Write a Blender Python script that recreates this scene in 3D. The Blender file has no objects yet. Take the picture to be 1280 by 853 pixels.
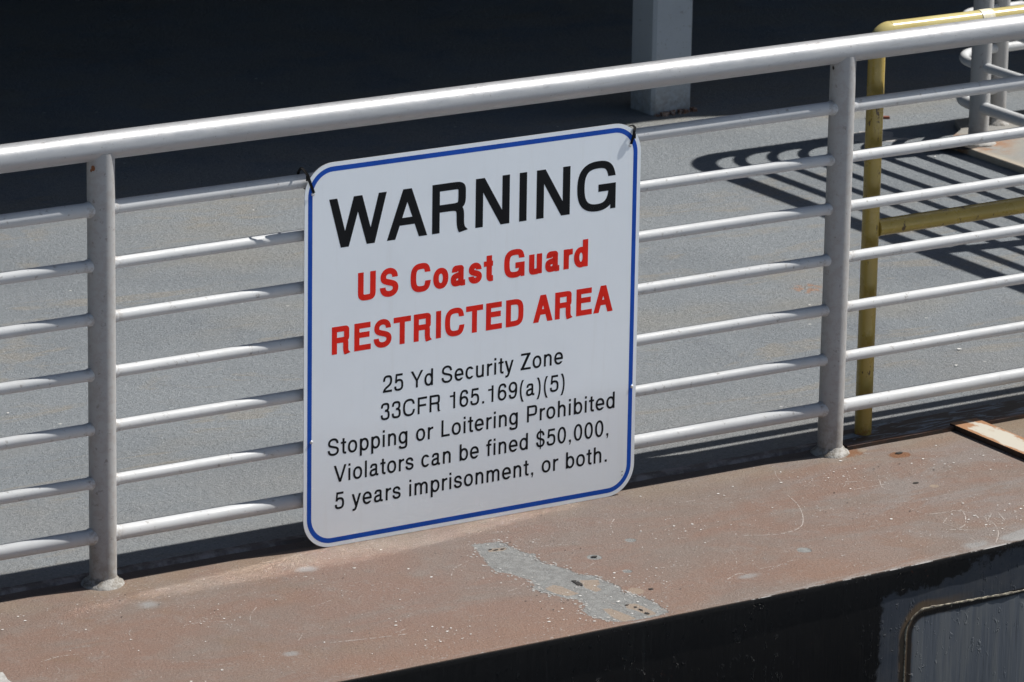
import bpy, math, random
from mathutils import Vector, Matrix
random.seed(7)
S = bpy.context.scene
COL = S.collection
R = math.radians

# ------------------------------------------------------------------ camera
cd = bpy.data.cameras.new('camera')
cam = bpy.data.objects.new('camera', cd); COL.objects.link(cam); S.camera = cam
yaw, pitch, roll = 0.571, 0.2798, 0.0170
f = Vector((math.sin(yaw)*math.cos(pitch), math.cos(yaw)*math.cos(pitch), -math.sin(pitch)))
r0 = Vector((math.cos(yaw), -math.sin(yaw), 0)); u0 = r0.cross(f)
rr = r0*math.cos(roll) + u0*math.sin(roll); uu = -r0*math.sin(roll) + u0*math.cos(roll)
cam.matrix_world = Matrix(((rr.x, uu.x, -f.x, -5.1813), (rr.y, uu.y, -f.y, -9.7544), (rr.z, uu.z, -f.z, 3.7482), (0, 0, 0, 1)))
cd.sensor_width = 36; cd.lens = 36*6436.2/1280
cd.clip_start = 0.1; cd.clip_end = 3000
cd.dof.use_dof = True; cd.dof.focus_distance = 12.2; cd.dof.aperture_fstop = 13

# ------------------------------------------------------------------ light
w = bpy.data.worlds.new('World'); S.world = w; w.use_nodes = True
nt = w.node_tree; nt.nodes.clear()
sky = nt.nodes.new('ShaderNodeTexSky'); sky.sky_type = 'NISHITA'; sky.sun_disc = False
SUN = Vector((-0.842, 0.125, -1.0)).normalized()
sky.sun_elevation = math.asin(-SUN.z); sky.sun_rotation = math.atan2(-SUN.x, -SUN.y)
bg = nt.nodes.new('ShaderNodeBackground'); bg.inputs[1].default_value = 0.05
wo = nt.nodes.new('ShaderNodeOutputWorld')
nt.links.new(sky.outputs[0], bg.inputs[0]); nt.links.new(bg.outputs[0], wo.inputs[0])
sl = bpy.data.lights.new('sun', 'SUN'); sl.energy = 5.0; sl.angle = R(0.5); sl.color = (1.0, 0.962, 0.90)
so = bpy.data.objects.new('sun', sl); COL.objects.link(so)
so.rotation_euler = SUN.to_track_quat('-Z', 'Y').to_euler()
S.view_settings.view_transform = 'Standard'; S.view_settings.look = 'None'
S.view_settings.exposure = 0.27; S.view_settings.gamma = 1.0
S.render.engine = 'CYCLES'
S.cycles.blur_glossy = 0.1; S.cycles.sample_clamp_indirect = 0.0; S.cycles.caustics_reflective = True
S.cycles.use_guiding = True; S.cycles.use_surface_guiding = True; S.cycles.use_volume_guiding = False; S.cycles.surface_guiding_probability = 0.6

# ------------------------------------------------------------------ node helpers
class M:
    def __init__(s, name, rough=.5, metal=0.0, spec=.5):
        s.m = bpy.data.materials.new(name); s.m.use_nodes = True
        s.t = s.m.node_tree; s.n = s.t.nodes; s.b = s.n['Principled BSDF']
        s.b.inputs['Roughness'].default_value = rough; s.b.inputs['Metallic'].default_value = metal
        s.b.inputs['Specular IOR Level'].default_value = spec
        tc = s.n.new('ShaderNodeTexCoord'); s.obj = tc.outputs['Object']
        g = s.n.new('ShaderNodeNewGeometry'); s.pos = g.outputs['Position']
        sp = s.n.new('ShaderNodeSeparateXYZ'); s.l(s.pos, sp.inputs[0]); s.X, s.Y, s.Z = sp.outputs
    def l(s, a, b): s.t.links.new(a, b)
    def put(s, v, sock):
        if hasattr(v, 'is_linked') or hasattr(v, 'links'): s.l(v, sock)
        else:
            if isinstance(v, tuple) and len(v) == 3 and sock.type == 'RGBA': v = v+(1,)
            sock.default_value = v
    def math(s, op, a, b=0.0, c=None):
        n = s.n.new('ShaderNodeMath'); n.operation = op
        s.put(a, n.inputs[0]); s.put(b, n.inputs[1])
        if c is not None: s.put(c, n.inputs[2])
        return n.outputs[0]
    def scale(s, v, xyz):
        n = s.n.new('ShaderNodeVectorMath'); n.operation = 'MULTIPLY'; s.l(v, n.inputs[0]); n.inputs[1].default_value = xyz
        return n.outputs[0]
    def noise(s, sc, det=3, rough=.55, vec=None, dist=0.0):
        n = s.n.new('ShaderNodeTexNoise'); s.l(vec or s.pos, n.inputs['Vector'])
        n.inputs['Scale'].default_value = sc; n.inputs['Detail'].default_value = det
        n.inputs['Roughness'].default_value = rough; n.inputs['Distortion'].default_value = dist
        return n.outputs[0]
    def voro(s, sc, vec=None, feature='F1', rnd=1.0):
        n = s.n.new('ShaderNodeTexVoronoi'); n.feature = feature; s.l(vec or s.pos, n.inputs['Vector'])
        n.inputs['Scale'].default_value = sc; n.inputs['Randomness'].default_value = rnd
        return n.outputs['Distance']
    def ss(s, x, lo, hi, a=0.0, b=1.0):
        n = s.n.new('ShaderNodeMapRange'); n.interpolation_type = 'SMOOTHSTEP'
        s.put(x, n.inputs[0]); 
        if hi < lo: lo, hi, a, b = hi, lo, b, a
        for i, v in enumerate((lo, hi, a, b)): n.inputs[i+1].default_value = v
        return n.outputs[0]
    def mix(s, fac, a, b):
        n = s.n.new('ShaderNodeMix'); n.data_type = 'RGBA'
        s.put(fac, n.inputs[0]); s.put(a, n.inputs[6]); s.put(b, n.inputs[7])
        return n.outputs[2]
    def mul(s, a, b): return s.math('MULTIPLY', a, b)
    def attr(s, name):
        n = s.n.new('ShaderNodeAttribute'); n.attribute_name = name; return n.outputs['Fac']
    def tint(s, c, f):
        n = s.n.new('ShaderNodeMix'); n.data_type = 'RGBA'; n.blend_type = 'MULTIPLY'; n.inputs[0].default_value = 1
        s.put(c, n.inputs[6]); s.put(f, n.inputs[7]); return n.outputs[2]
    def color(s, c): s.put(c, s.b.inputs['Base Color']); return s
    def rough(s, v): s.put(v, s.b.inputs['Roughness']); return s
    def bump(s, h, strength=.3, dist=.001):
        n = s.n.new('ShaderNodeBump'); n.inputs['Strength'].default_value = strength; n.inputs['Distance'].default_value = dist
        s.l(h, n.inputs['Height']); s.l(n.outputs[0], s.b.inputs['Normal']); return s

MAT = {}
def paint(name, base, dirt=(.16, .14, .12), rough=.42, metal=0.0, low=.0, mott=1.0):
    m = M(name, rough, metal, .35)
    d1 = m.ss(m.noise(60, 4, .7), .60, .70)
    d2 = m.ss(m.noise(7, 4, .6), .45, .75)
    streak = m.ss(m.noise(3, 3, .6, vec=m.scale(m.pos, (9, 9, 1.2))), .5, .8)
    c = m.mix(m.mul(d2, .28*mott), base, tuple(v*.72 for v in base))
    c = m.mix(m.mul(streak, .15*mott), c, (.40, .37, .32))
    c = m.mix(m.mul(d1, .55), c, dirt)
    pp = m.math('PINGPONG', m.X, 1.0093)
    gr = m.mul(m.ss(pp, .060, .030), m.ss(m.noise(55, 4, .75), .44, .62))
    c = m.mix(m.mul(gr, .5*mott), c, (.24, .19, .15))
    if low:
        lz = m.mul(m.ss(m.Z, .16, .0), m.ss(m.noise(45, 4, .7), .38, .62))
        c = m.mix(m.mul(lz, low), c, (.20, .175, .14))
    m.color(c).rough(m.ss(m.noise(18, 3), .3, .7, rough-.07, rough+.12))
    m.bump(m.math('ADD', m.noise(160, 3), m.mul(m.noise(25, 2), 2.0)), .22, .0008)
    MAT[name] = m.m; return m.m
paint('bar_paint', (.51, .525, .54), rough=.5)
paint('post_paint', (.36, .362, .365), rough=.52, low=.6, mott=.45)
paint('column_paint', (.40, .44, .48), rough=.5, low=.5)
m = M('handrail_paint', .42, .45)
sc = m.ss(m.noise(26, 6, .8, vec=m.scale(m.pos, (.5, 2.5, 2.5)), dist=1.5), .55, .64)
sp = m.ss(m.noise(120, 3, .7), .66, .72)
big = m.ss(m.noise(4, 4), .4, .7)
top = m.ss(m.Z, 1.02, 1.043)
c = m.mix(m.mul(big, .25), (.44, .45, .465), (.37, .375, .385))
c = m.mix(m.mul(m.mul(sc, .75), m.math('ADD', .35, m.mul(top, .65))), c, (.22, .21, .21))
c = m.mix(m.mul(sp, .6), c, (.15, .13, .12))
c = m.mix(m.mul(m.mul(top, m.ss(m.noise(22, 4, .7), .45, .65)), .45), c, (.30, .29, .30))
m.color(c).rough(m.ss(m.noise(22, 3), .3, .7, .40, .55)).bump(m.math('ADD', m.noise(180, 3), m.mul(m.noise(14, 3), 3.0)), .2, .001)
MAT['handrail_paint'] = m.m

m = M('yellow_paint', .3)
c = m.mix(m.mul(m.ss(m.noise(6, 4), .4, .7), .5), (.41, .295, .065), (.29, .21, .05))
c = m.mix(m.mul(m.ss(m.noise(40, 4, .7, vec=m.scale(m.pos, (1, 1, .35))), .60, .66), .9), c, (.045, .02, .012))
c = m.mix(m.mul(m.ss(m.Z, .04, .0), m.ss(m.noise(60, 3), .35, .55)), c, (.22, .07, .02))
m.color(c).rough(m.ss(m.noise(20, 3), .3, .7, .22, .42)).bump(m.noise(90, 3), .2, .0006)
MAT['yellow_paint'] = m.m
m = M('yellow_rail_top', .22)
c = m.mix(m.ss(m.noise(5, 4), .4, .7), (.58, .50, .22), (.50, .41, .16))
m.color(c).bump(m.noise(60, 3), .15, .0006); MAT['yellow_rail_top'] = m.m

# deck: grey non-skid coating
m = M('deck_coating', .8, 0, .10)
g1 = m.noise(150, 4, .85); g2 = m.noise(60, 3, .6)
blot = m.ss(m.noise(1.3, 5, .6), .35, .7); blot2 = m.ss(m.noise(.8, 4, .65, vec=m.scale(m.pos, (1, 1.7, 1))), .50, .68)
c = m.mix(blot, (.272, .285, .297), (.225, .238, .252))
c = m.mix(m.mul(blot2, .55), c, (.30, .275, .235))
flow = m.mul(m.ss(m.noise(1.1, 5, .7, vec=m.scale(m.pos, (1, 3, 1)), dist=1.5), .52, .60), m.ss(m.noise(6, 4, .7), .35, .6))
c = m.mix(m.mul(flow, .45), c, (.33, .28, .215))
darkw = m.ss(m.noise(1.7, 5, .65, vec=m.scale(m.pos, (2.2, 1, 1)), dist=.6), .56, .70)
c = m.mix(m.mul(darkw, .30), c, (.17, .18, .20))
nearwarm = m.mul(m.ss(m.Y, .9, .15), m.ss(m.noise(3, 4), .3, .6))
c = m.mix(m.mul(nearwarm, .35), c, (.295, .265, .235))
farwarm = m.mul(m.ss(m.Y, 2.7, 3.1), m.ss(m.noise(4, 4), .35, .6))
c = m.mix(m.mul(farwarm, .45), c, (.34, .31, .26))
c = m.mix(m.ss(g1, .54, .70, 0, .60), c, (.50, .49, .47))
c = m.mix(m.ss(g1, .46, .32, 0, .66), c, (.09, .09, .095))
c = m.mix(m.ss(m.voro(5.5), .035, .018, 0, .8), c, (.62, .60, .57))
rx = m.math('SUBTRACT', m.X, 2.85); ry = m.math('SUBTRACT', m.Y, 1.25)
rd = m.math('SQRT', m.math('ADD', m.mul(rx, rx), m.mul(m.mul(ry, ry), .6)))
rs = m.mul(m.ss(rd, .055, .03), m.ss(m.noise(45, 4, .7), .46, .60))
c = m.mix(m.mul(rs, .6), c, (.42, .20, .10))
wr = m.mul(m.ss(m.noise(11, 5, .75), .68, .74), m.ss(m.noise(1.9, 2), .52, .6))
c = m.mix(m.mul(wr, .6), c, (.38, .26, .17))
m.color(m.tint(c, (.90, .94, .975))).bump(m.math('ADD', g1, m.mul(g2, .8)), 1.0, .006)
MAT['deck'] = m.m

# ledge: brown painted steel; wear shapes come from painted-on attributes of the ledge mesh
m = M('ledge_paint', .55, 0, .35)
big = m.noise(2.0, 5, .65, vec=m.scale(m.pos, (1, 2.4, 1)), dist=.8); mid = m.noise(13, 5, .7); fine = m.noise(170, 4, .8); grit = m.noise(70, 4, .7)
c = m.mix(m.ss(big, .38, .66), (.292, .182, .140), (.272, .205, .172))
c = m.mix(m.ss(mid, .50, .74, 0, .5), c, (.315, .265, .235))
front = m.mul(m.ss(m.Y, -.45, -.78), m.ss(m.noise(3.3, 4), .35, .62))
c = m.mix(m.mul(front, .55), c, (.325, .185, .125))
lft = m.mul(m.ss(m.noise(4, 4, .7), .50, .68), m.ss(m.X, .9, -.1))
c = m.mix(m.mul(lft, .5), c, (.27, .165, .105))
rgt = m.mul(m.ss(m.X, 1.3, 2.1), m.ss(m.noise(2.6, 5, .7, vec=m.scale(m.pos, (1, 2, 1)), dist=1.2), .46, .60))
c = m.mix(m.mul(rgt, .5), c, (.31, .275, .26))
sandy = m.mul(m.ss(m.Y, -.15, -.02), m.ss(m.noise(9, 4), .32, .60))
c = m.mix(m.mul(sandy, .45), c, (.35, .265, .19))
c = m.mix(m.mul(m.ss(m.X, 2.40, 2.55), .5), c, (.30, .22, .13))
c = m.mix(m.ss(fine, .55, .68, 0, .55), c, (.45, .39, .355))
c = m.mix(m.mul(m.ss(fine, .46, .34), m.ss(mid, .35, .6, .35, .8)), c, (.10, .068, .055))
wornpt = m.mul(m.ss(grit, .58, .66), m.ss(m.noise(2.7, 4, .65), .44, .62))
c = m.mix(m.mul(wornpt, .55), c, (.43, .40, .375))
dens = m.ss(m.noise(3.1, 4, .6), .36, .66, .0, .13)
fl = m.math('LESS_THAN', m.math('ADD', m.voro(62), m.mul(m.noise(200, 2), .12)), m.math('ADD', dens, .06))
c = m.mix(m.mul(fl, .7), c, (.64, .61, .58))
n1 = m.noise(34, 6, .8); n2 = m.noise(130, 4, .75)
nn = m.math('ADD', m.mul(m.math('SUBTRACT', n1, .5), .55), m.mul(m.math('SUBTRACT', n2, .5), .35))
soft = m.ss(m.math('ADD', m.attr('soft'), m.mul(nn, 1.1)), .38, .75)
c = m.mix(m.mul(soft, .65), c, (.40, .39, .385))
bare = m.ss(m.math('ADD', m.attr('bare'), nn), .46, .54)
bc = m.mix(m.ss(n1, .42, .62), (.255, .245, .235), (.345, .335, .32))
bc = m.mix(m.ss(fine, .55, .70, 0, .8), bc, (.55, .54, .53)); bc = m.mix(m.ss(fine, .46, .32, 0, .6), bc, (.14, .13, .125))
bc = m.mix(m.mul(m.ss(n2, .60, .66), .6), bc, (.27, .18, .14))
c = m.mix(bare, c, bc)
tan = m.ss(m.math('ADD', m.attr('tan'), m.mul(nn, .8)), .42, .56)
c = m.mix(m.mul(tan, .85), c, m.mix(m.ss(n2, .4, .62), (.37, .275, .205), (.44, .33, .25)))
rust = m.ss(m.math('ADD', m.attr('rusty'), m.mul(nn, 1.2)), .42, .62)
c = m.mix(m.mul(rust, .85), c, (.26, .105, .04))
edge = m.mul(m.attr('edge'), m.ss(m.math('ADD', m.noise(40, 5, .75, vec=m.scale(m.pos, (.35, 2, 1))), m.ss(m.X, .9, 1.9, -.02, .08)), .50, .62))
c = m.mix(m.mul(edge, .75), c, (.47, .45, .44))
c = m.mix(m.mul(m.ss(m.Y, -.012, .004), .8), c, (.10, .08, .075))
hb = m.math('ADD', m.math('ADD', fine, m.mul(mid, 1.2)), m.mul(bare, -.5))
m.color(m.tint(c, (.72, .755, .77))).rough(m.ss(mid, .3, .7, .5, .68)).bump(hb, .8, .0035)
MAT['ledge'] = m.m

def simple(name, c1, c2, sc=30, rough=.6, lo=.4, hi=.65, metal=0.0, b=.3, bd=.001, fine=None):
    m = M(name, rough, metal)
    n = m.noise(sc, 5, .7)
    c = m.mix(m.ss(n, lo, hi), c1, c2)
    if fine:
        g = m.noise(260, 3, .7); c = m.mix(m.ss(g, .56, .7, 0, .6), c, tuple(v*1.5 for v in c2)); c = m.mix(m.ss(g, .44, .3, 0, .6), c, tuple(v*.5 for v in c1))
    m.color(c).bump(m.math('ADD', n, m.noise(sc*6, 3)), b, bd); MAT[name] = m.m; return m.m
m = M('worn_edge', .75, 0, .1)
c = m.mix(m.ss(m.math('ADD', m.noise(9, 5, .75), m.ss(m.X, .9, 1.7, -.12, .05)), .52, .60), (.035, .025, .02), (.36, .345, .335)); m.color(c); MAT['worn_edge'] = m.m
simple('bare_primer', (.36, .35, .335), (.46, .455, .44), 60, .6, fine=1, b=.5)
simple('old_primer_tan', (.50, .36, .235), (.44, .33, .24), 40, .65, fine=1)
simple('dark_hole', (.012, .011, .011), (.03, .025, .02), 60, .8)
simple('rust', (.22, .08, .03), (.12, .045, .02), 50, .85, b=.6)
simple('flange_paint', (.36, .35, .33), (.17, .15, .125), 55, .6, .42, .62, b=.9, bd=.002)
simple('white_flake', (.75, .74, .72), (.6, .59, .57), 80, .6)
simple('scratch_white', (.44, .40, .375), (.34, .29, .26), 200, .7, .45, .55)
simple('black_nylon', (.006, .006, .007), (.010, .010, .010), 50, .75)
simple('clear_tape', (.72, .66, .45), (.80, .77, .66), 60, .35)
simple('alu_edge', (.68, .69, .70), (.55, .55, .55), 90, .35, metal=.4)
simple('roof_metal', (.014, .024, .050), (.020, .030, .058), 3, .7)
simple('blocker_dark', (.018, .030, .065), (.024, .038, .075), 2, .6)  # dark blue finish for the added skylight blockers
simple('bounce_slab_pale', (.44, .475, .52), (.40, .43, .48), 2, .8)  # pale bluish finish of the added bounce slab
simple('orange_bit', (.30, .09, .05), (.20, .06, .04), 60, .7)
simple('cream_weld', (.30, .27, .20), (.06, .05, .04), 75, .5, .40, .60, b=.8)
MAT['black_nylon'].node_tree.nodes['Principled BSDF'].inputs['Specular IOR Level'].default_value = .15
m = M('water', .08); m.color((.01, .02, .03)).bump(m.noise(1.2, 4), .6, .05); MAT['water'] = m.m

m = M('worn_steel_plate', .5)
n = m.noise(7, 5, .72, vec=m.scale(m.pos, (1, 5, 1)), dist=1.5)
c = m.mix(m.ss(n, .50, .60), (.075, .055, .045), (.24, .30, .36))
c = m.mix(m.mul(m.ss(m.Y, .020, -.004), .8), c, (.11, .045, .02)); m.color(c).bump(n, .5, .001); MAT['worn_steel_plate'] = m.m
m = M('rusty_flat_bar', .6)
e = m.math('ABSOLUTE', m.math('SUBTRACT', m.obj_x if hasattr(m, 'obj_x') else m.X, 2.442))
n = m.noise(26, 5, .75, vec=m.scale(m.pos, (1, .35, 1)))
k = m.math('ADD', m.ss(e, .018, .044), m.mul(m.math('SUBTRACT', n, .5), 3.2))
k = m.math('ADD', k, m.ss(m.Y, -.06, .0, 0, .8))
c = m.mix(m.ss(k, .25, .75), (.50, .47, .40), (.33, .17, .085)); m.color(c).bump(n, .4, .001); MAT['rusty_flat_bar'] = m.m
simple('painted_shade_side', (.02, .014, .011), (.05, .022, .012), 30, .7)  # near-black side faces: shade painted into the colour
m = M('raised_plate', .6)
n = m.noise(4, 5, .7)
c = m.mix(m.ss(n, .4, .66), (.27, .26, .235), (.235, .235, .23))
nr = m.mul(m.ss(m.X, 4.21, 4.17), m.ss(m.noise(9, 4, .7), .38, .6))
c = m.mix(m.mul(m.ss(m.X, 4.215, 4.17), .8), c, (.46, .41, .33))
c = m.mix(m.mul(nr, .25), c, (.30, .19, .115))
nb = m.math('ADD', m.math('ABSOLUTE', m.math('SUBTRACT', m.X, 4.24)), m.math('ABSOLUTE', m.math('SUBTRACT', m.Y, 2.30)))
c = m.mix(m.mul(m.ss(nb, .20, .07), m.ss(m.noise(24, 4), .36, .58)), c, (.27, .145, .08))
g = m.noise(300, 2); c = m.mix(m.ss(g, .58, .7, 0, .4), c, (.5, .48, .44)); m.color(c).bump(g, .4, .001); MAT['raised_plate'] = m.m

# hull side: black paint with a grey touched-up zone and a welded rounded inset
m = M('hull_paint', .32, 0, .22)
dx = m.math('MAXIMUM', m.math('SUBTRACT', 1.728, m.X), 0.0); dz = m.math('MAXIMUM', m.math('SUBTRACT', m.Z, -.177), 0.0)
d = m.math('SUBTRACT', m.math('SQRT', m.math('ADD', m.mul(dx, dx), m.mul(dz, dz))), .058)
n1 = m.noise(16, 5, .7); n2 = m.noise(60, 4, .7)
wob = m.math('SUBTRACT', n1, .5)
grey_zone = m.mul(m.ss(m.math('ADD', m.X, m.mul(wob, .06)), 1.588, 1.598), m.ss(m.math('ADD', m.Z, m.math('ADD', m.mul(wob, .14), m.ss(m.X, 1.6, 2.05, .012, -.035))), -.052, -.066))
streaks = m.noise(30, 4, .6, vec=m.scale(m.pos, (1.6, 1, .12)))
c = m.mix(m.ss(n1, .5, .75, 0, .4), (.0075, .0075, .008), (.016, .015, .014))
c = m.mix(m.ss(streaks, .60, .75, 0, .22), c, (.05, .052, .05))
rustn = m.mul(m.ss(n2, .60, .68), m.ss(m.noise(5, 3), .56, .64))
c = m.mix(m.mul(rustn, .7), c, (.10, .035, .02))
c = m.mix(m.mul(grey_zone, .92), c, m.mix(m.ss(n1, .4, .65), (.045, .053, .068), (.062, .067, .076)))
ins = m.mul(m.ss(d, -.012, -.026), m.ss(m.X, 1.6, 1.65))
gp = m.mix(m.ss(streaks, .42, .62), (.105, .118, .138), (.135, .145, .155))
gp = m.mix(m.ss(streaks, .40, .30, 0, .6), gp, (.05, .055, .065))
c = m.mix(ins, c, gp)
br = m.mul(m.ss(m.math('ABSOLUTE', m.math('ADD', d, m.mul(wob, .03))), .024, .010), m.ss(m.X, 1.92, 1.70))
c = m.mix(m.mul(br, .85), c, (.115, .078, .045))
dk = m.mul(m.ss(m.math('ABSOLUTE', m.math('ADD', d, .012)), .009, .004), .9)
c = m.mix(m.mul(dk, m.ss(m.X, 1.62, 1.66)), c, (.012, .010, .009))
bl = m.ss(m.noise(75, 3, .6, vec=m.scale(m.pos, (1, 1, .6))), .60, .70)
m.color(c).rough(m.mix(grey_zone, (.28, .28, .28), (.42, .42, .42)))
m.bump(m.math('ADD', m.mul(bl, m.ss(m.noise(6, 3), .4, .6)), m.mul(streaks, .5)), .7, .004)
MAT['hull'] = m.m

# sign
m = M('sign_white', .27, 0, .5)
c = m.mix(m.ss(m.noise(6, 4), .4, .7), (.87, .93, .985), (.85, .91, .965))
c = m.mix(m.mul(m.ss(m.noise(10, 5, .7, vec=m.scale(m.pos, (4, 1, .25))), .52, .70), .10), c, (.66, .66, .64))
df = m.n.new('ShaderNodeBsdfDiffuse'); gs = m.n.new('ShaderNodeBsdfGlossy'); gs.inputs['Roughness'].default_value = .07
fr_ = m.n.new('ShaderNodeFresnel'); fr_.inputs['IOR'].default_value = 1.52; mx = m.n.new('ShaderNodeMixShader')
m.l(c, df.inputs['Color']); fs_ = m.math('MAXIMUM', m.math('MULTIPLY', m.math('SUBTRACT', fr_.outputs[0], .055), 1.06), 0.0); m.l(fs_, mx.inputs[0]); m.l(df.outputs[0], mx.inputs[1]); m.l(gs.outputs[0], mx.inputs[2])
m.l(mx.outputs[0], m.n['Material Output'].inputs['Surface']); MAT['sign_white'] = m.m
for nme, cc in (('vinyl_black', (.006, .007, .009)), ('vinyl_red', (.74, .022, .012)), ('vinyl_blue', (.010, .075, .42))):
    m = M(nme, .4, 0, .12); m.color(m.mix(m.ss(m.noise(20, 3), .4, .6), cc, tuple(v*1.12 for v in cc))); MAT[nme] = m.m

# ------------------------------------------------------------------ object helpers
def link(name, mesh, mat=None, parent=None, smooth=False):
    o = bpy.data.objects.new(name, mesh); COL.objects.link(o)
    if mat and not mesh.materials: mesh.materials.append(MAT[mat])
    if smooth: mesh.shade_smooth()
    if parent: o.parent = parent
    return o
def mesh(vs, fs, name='mesh'):
    me = bpy.data.meshes.new(name); me.from_pydata([tuple(v) for v in vs], [], fs); me.update(); return me
def tag(o, label=None, cat=None, group=None, kind=None):
    for k, v in (('label', label), ('category', cat), ('group', group), ('kind', kind)):
        if v: o[k] = v
    return o
def empty(name, loc, label, cat, group=None):
    o = bpy.data.objects.new(name, None); COL.objects.link(o); o.location = loc; o.empty_display_size = .1
    return tag(o, label, cat, group)
def child(o, root):
    o.parent = root; o.matrix_parent_inverse = root.matrix_basis.inverted(); return o   # geometry is written in world coordinates
def tube(pts, rad, seg=20, caps=True):
    pts = [Vector(p) for p in pts]; n = len(pts)
    rads = rad if isinstance(rad, (list, tuple)) else [rad]*n
    vs, fs = [], []
    prev = None
    for i, p in enumerate(pts):
        t = (pts[min(i+1, n-1)]-pts[max(i-1, 0)]).normalized()
        if prev is None: a = t.orthogonal().normalized()
        else: a = (prev - t*prev.dot(t)).normalized()
        prev = a; b = t.cross(a)
        for k in range(seg):
            th = 2*math.pi*k/seg; vs.append(p + (a*math.cos(th)+b*math.sin(th))*rads[i])
    for i in range(n-1):
        for k in range(seg):
            q = (k+1) % seg; fs.append((i*seg+k, i*seg+q, (i+1)*seg+q, (i+1)*seg+k))
    if caps: fs.append(tuple(range(seg-1, -1, -1))); fs.append(tuple((n-1)*seg+k for k in range(seg)))
    return vs, fs
def tube_obj(name, pts, rad, mat, parent=None, seg=20):
    vs, fs = tube(pts, rad, seg); me = mesh(vs, fs, name); me.shade_smooth()
    me.set_sharp_from_angle(angle=R(50))
    o = link(name, me, mat); 
    if parent: child(o, parent)
    return o
def box(x0, x1, y0, y1, z0, z1, bev=0.0):
    if not bev:
        vs = [(x, y, z) for z in (z0, z1) for (x, y) in ((x0, y0), (x1, y0), (x1, y1), (x0, y1))]
        return vs, [(3, 2, 1, 0), (4, 5, 6, 7), (0, 1, 5, 4), (1, 2, 6, 5), (2, 3, 7, 6), (3, 0, 4, 7)]
    b = bev; ring = [(x0+b, y0), (x1-b, y0), (x1, y0+b), (x1, y1-b), (x1-b, y1), (x0+b, y1), (x0, y1-b), (x0, y0+b)]
    return prism(ring, z0, z1)
def prism(ring, z0, z1, inset=0.0):
    n = len(ring); vs = [(x, y, z0) for x, y in ring] + [(x, y, z1) for x, y in ring]
    fs = [tuple(range(n-1, -1, -1)), tuple(range(n, 2*n))] + [(i, (i+1) % n, n+(i+1) % n, n+i) for i in range(n)]
    return vs, fs
def obj(name, vf, mat, parent=None, smooth=False):
    me = mesh(vf[0], vf[1], name); o = link(name, me, mat, None, smooth)
    if parent: child(o, parent)
    return o
def rough_outline(pts, amp=.004, step=.012, seed=1):
    rnd = random.Random(seed); out = []
    n = len(pts)
    for i in range(n):
        a = Vector(pts[i]); b = Vector(pts[(i+1) % n]); L = (b-a).length; k = max(1, int(L/step))
        nn = Vector((-(b-a).y, (b-a).x)).normalized() if L else Vector((0, 0))
        for j in range(k):
            out.append(tuple(a+(b-a)*(j/k) + nn*rnd.uniform(-amp, amp)))
    return out
def flat_patch(name, pts, z, mat, parent, amp=.004, step=.012, seed=1, thick=.0006):
    o = obj(name, prism(rough_outline(pts, amp, step, seed), z-min(thick, .0003), z), mat, parent); return o

# ------------------------------------------------------------------ setting
EDGE = [(-14, -.86), (-6, -.845), (-1, -.83), (.12, -.8265), (.9, -.8235), (1.30, -.818), (1.58, -.809), (1.80, -.797), (2.01, -.782), (2.4, -.745), (3.0, -.66), (4.2, -.42), (6, .05), (9, 1.0)]
TH = .012
water = obj('water', box(-400, 400, -400, 400, -1.62, -1.60), 'water'); tag(water, kind='structure')
# ledge (steel waterway) as strips between the edge and the deck coating
def densify(E, step=.05):
    out = []
    for a, b in zip(E[:-1], E[1:]):
        k = max(1, int(math.hypot(b[0]-a[0], b[1]-a[1])/step)) if -1 < a[0] < 3 else 1
        for j in range(k): out.append((a[0]+(b[0]-a[0])*j/k, a[1]+(b[1]-a[1])*j/k))
    return out+[E[-1]]
ED = densify(EDGE)
rn = random.Random(3)
ED = [(x, y+rn.uniform(-.0005, .0005)) for x, y in ED]
import numpy as np
def ey(x):
    return np.interp(x, [e[0] for e in ED], [e[1] for e in ED])
XS = np.concatenate([np.linspace(-14, -.8, 12)[:-1], np.arange(-.8, 2.75, .0055), np.linspace(2.76, 9, 14)]); NV = 150
Y0 = ey(XS)+.0022; Y1 = np.maximum(.06, Y0+.3)
V = np.linspace(0, 1, NV)
GX = np.repeat(XS[:, None], NV, 1); GY = Y0[:, None]+(Y1-Y0)[:, None]*V[None, :]
co = np.stack([GX, GY, np.zeros_like(GX)], 2).reshape(-1, 3)
idx = np.arange(len(XS)*NV).reshape(len(XS), NV)
qd = np.stack([idx[:-1, :-1], idx[1:, :-1], idx[1:, 1:], idx[:-1, 1:]], 2).reshape(-1, 4)
me = bpy.data.meshes.new('ledge'); me.from_pydata(co.tolist(), [], qd.tolist()); me.update()
ledge = link('ledge', me, 'ledge'); tag(ledge, 'brown painted steel ledge in front of the railing', kind='structure')
PXY = co[:, :2]
def sdf(poly):      # signed distance, positive inside
    p = np.array(poly); n = len(p); d = np.full(len(PXY), 1e9); ins = np.zeros(len(PXY), bool)
    for i in range(n):
        a, b = p[i], p[(i+1) % n]; e = b-a; w_ = PXY-a
        t = np.clip((w_@e)/(e@e+1e-12), 0, 1); d = np.minimum(d, np.hypot(*(w_-t[:, None]*e).T))
        cond = (a[1] > PXY[:, 1]) != (b[1] > PXY[:, 1])
        with np.errstate(divide='ignore', invalid='ignore'): xi = a[0]+(PXY[:, 1]-a[1])*(b[0]-a[0])/(b[1]-a[1])
        ins ^= cond & (PXY[:, 0] < xi)
    return np.where(ins, d, -d)
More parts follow.
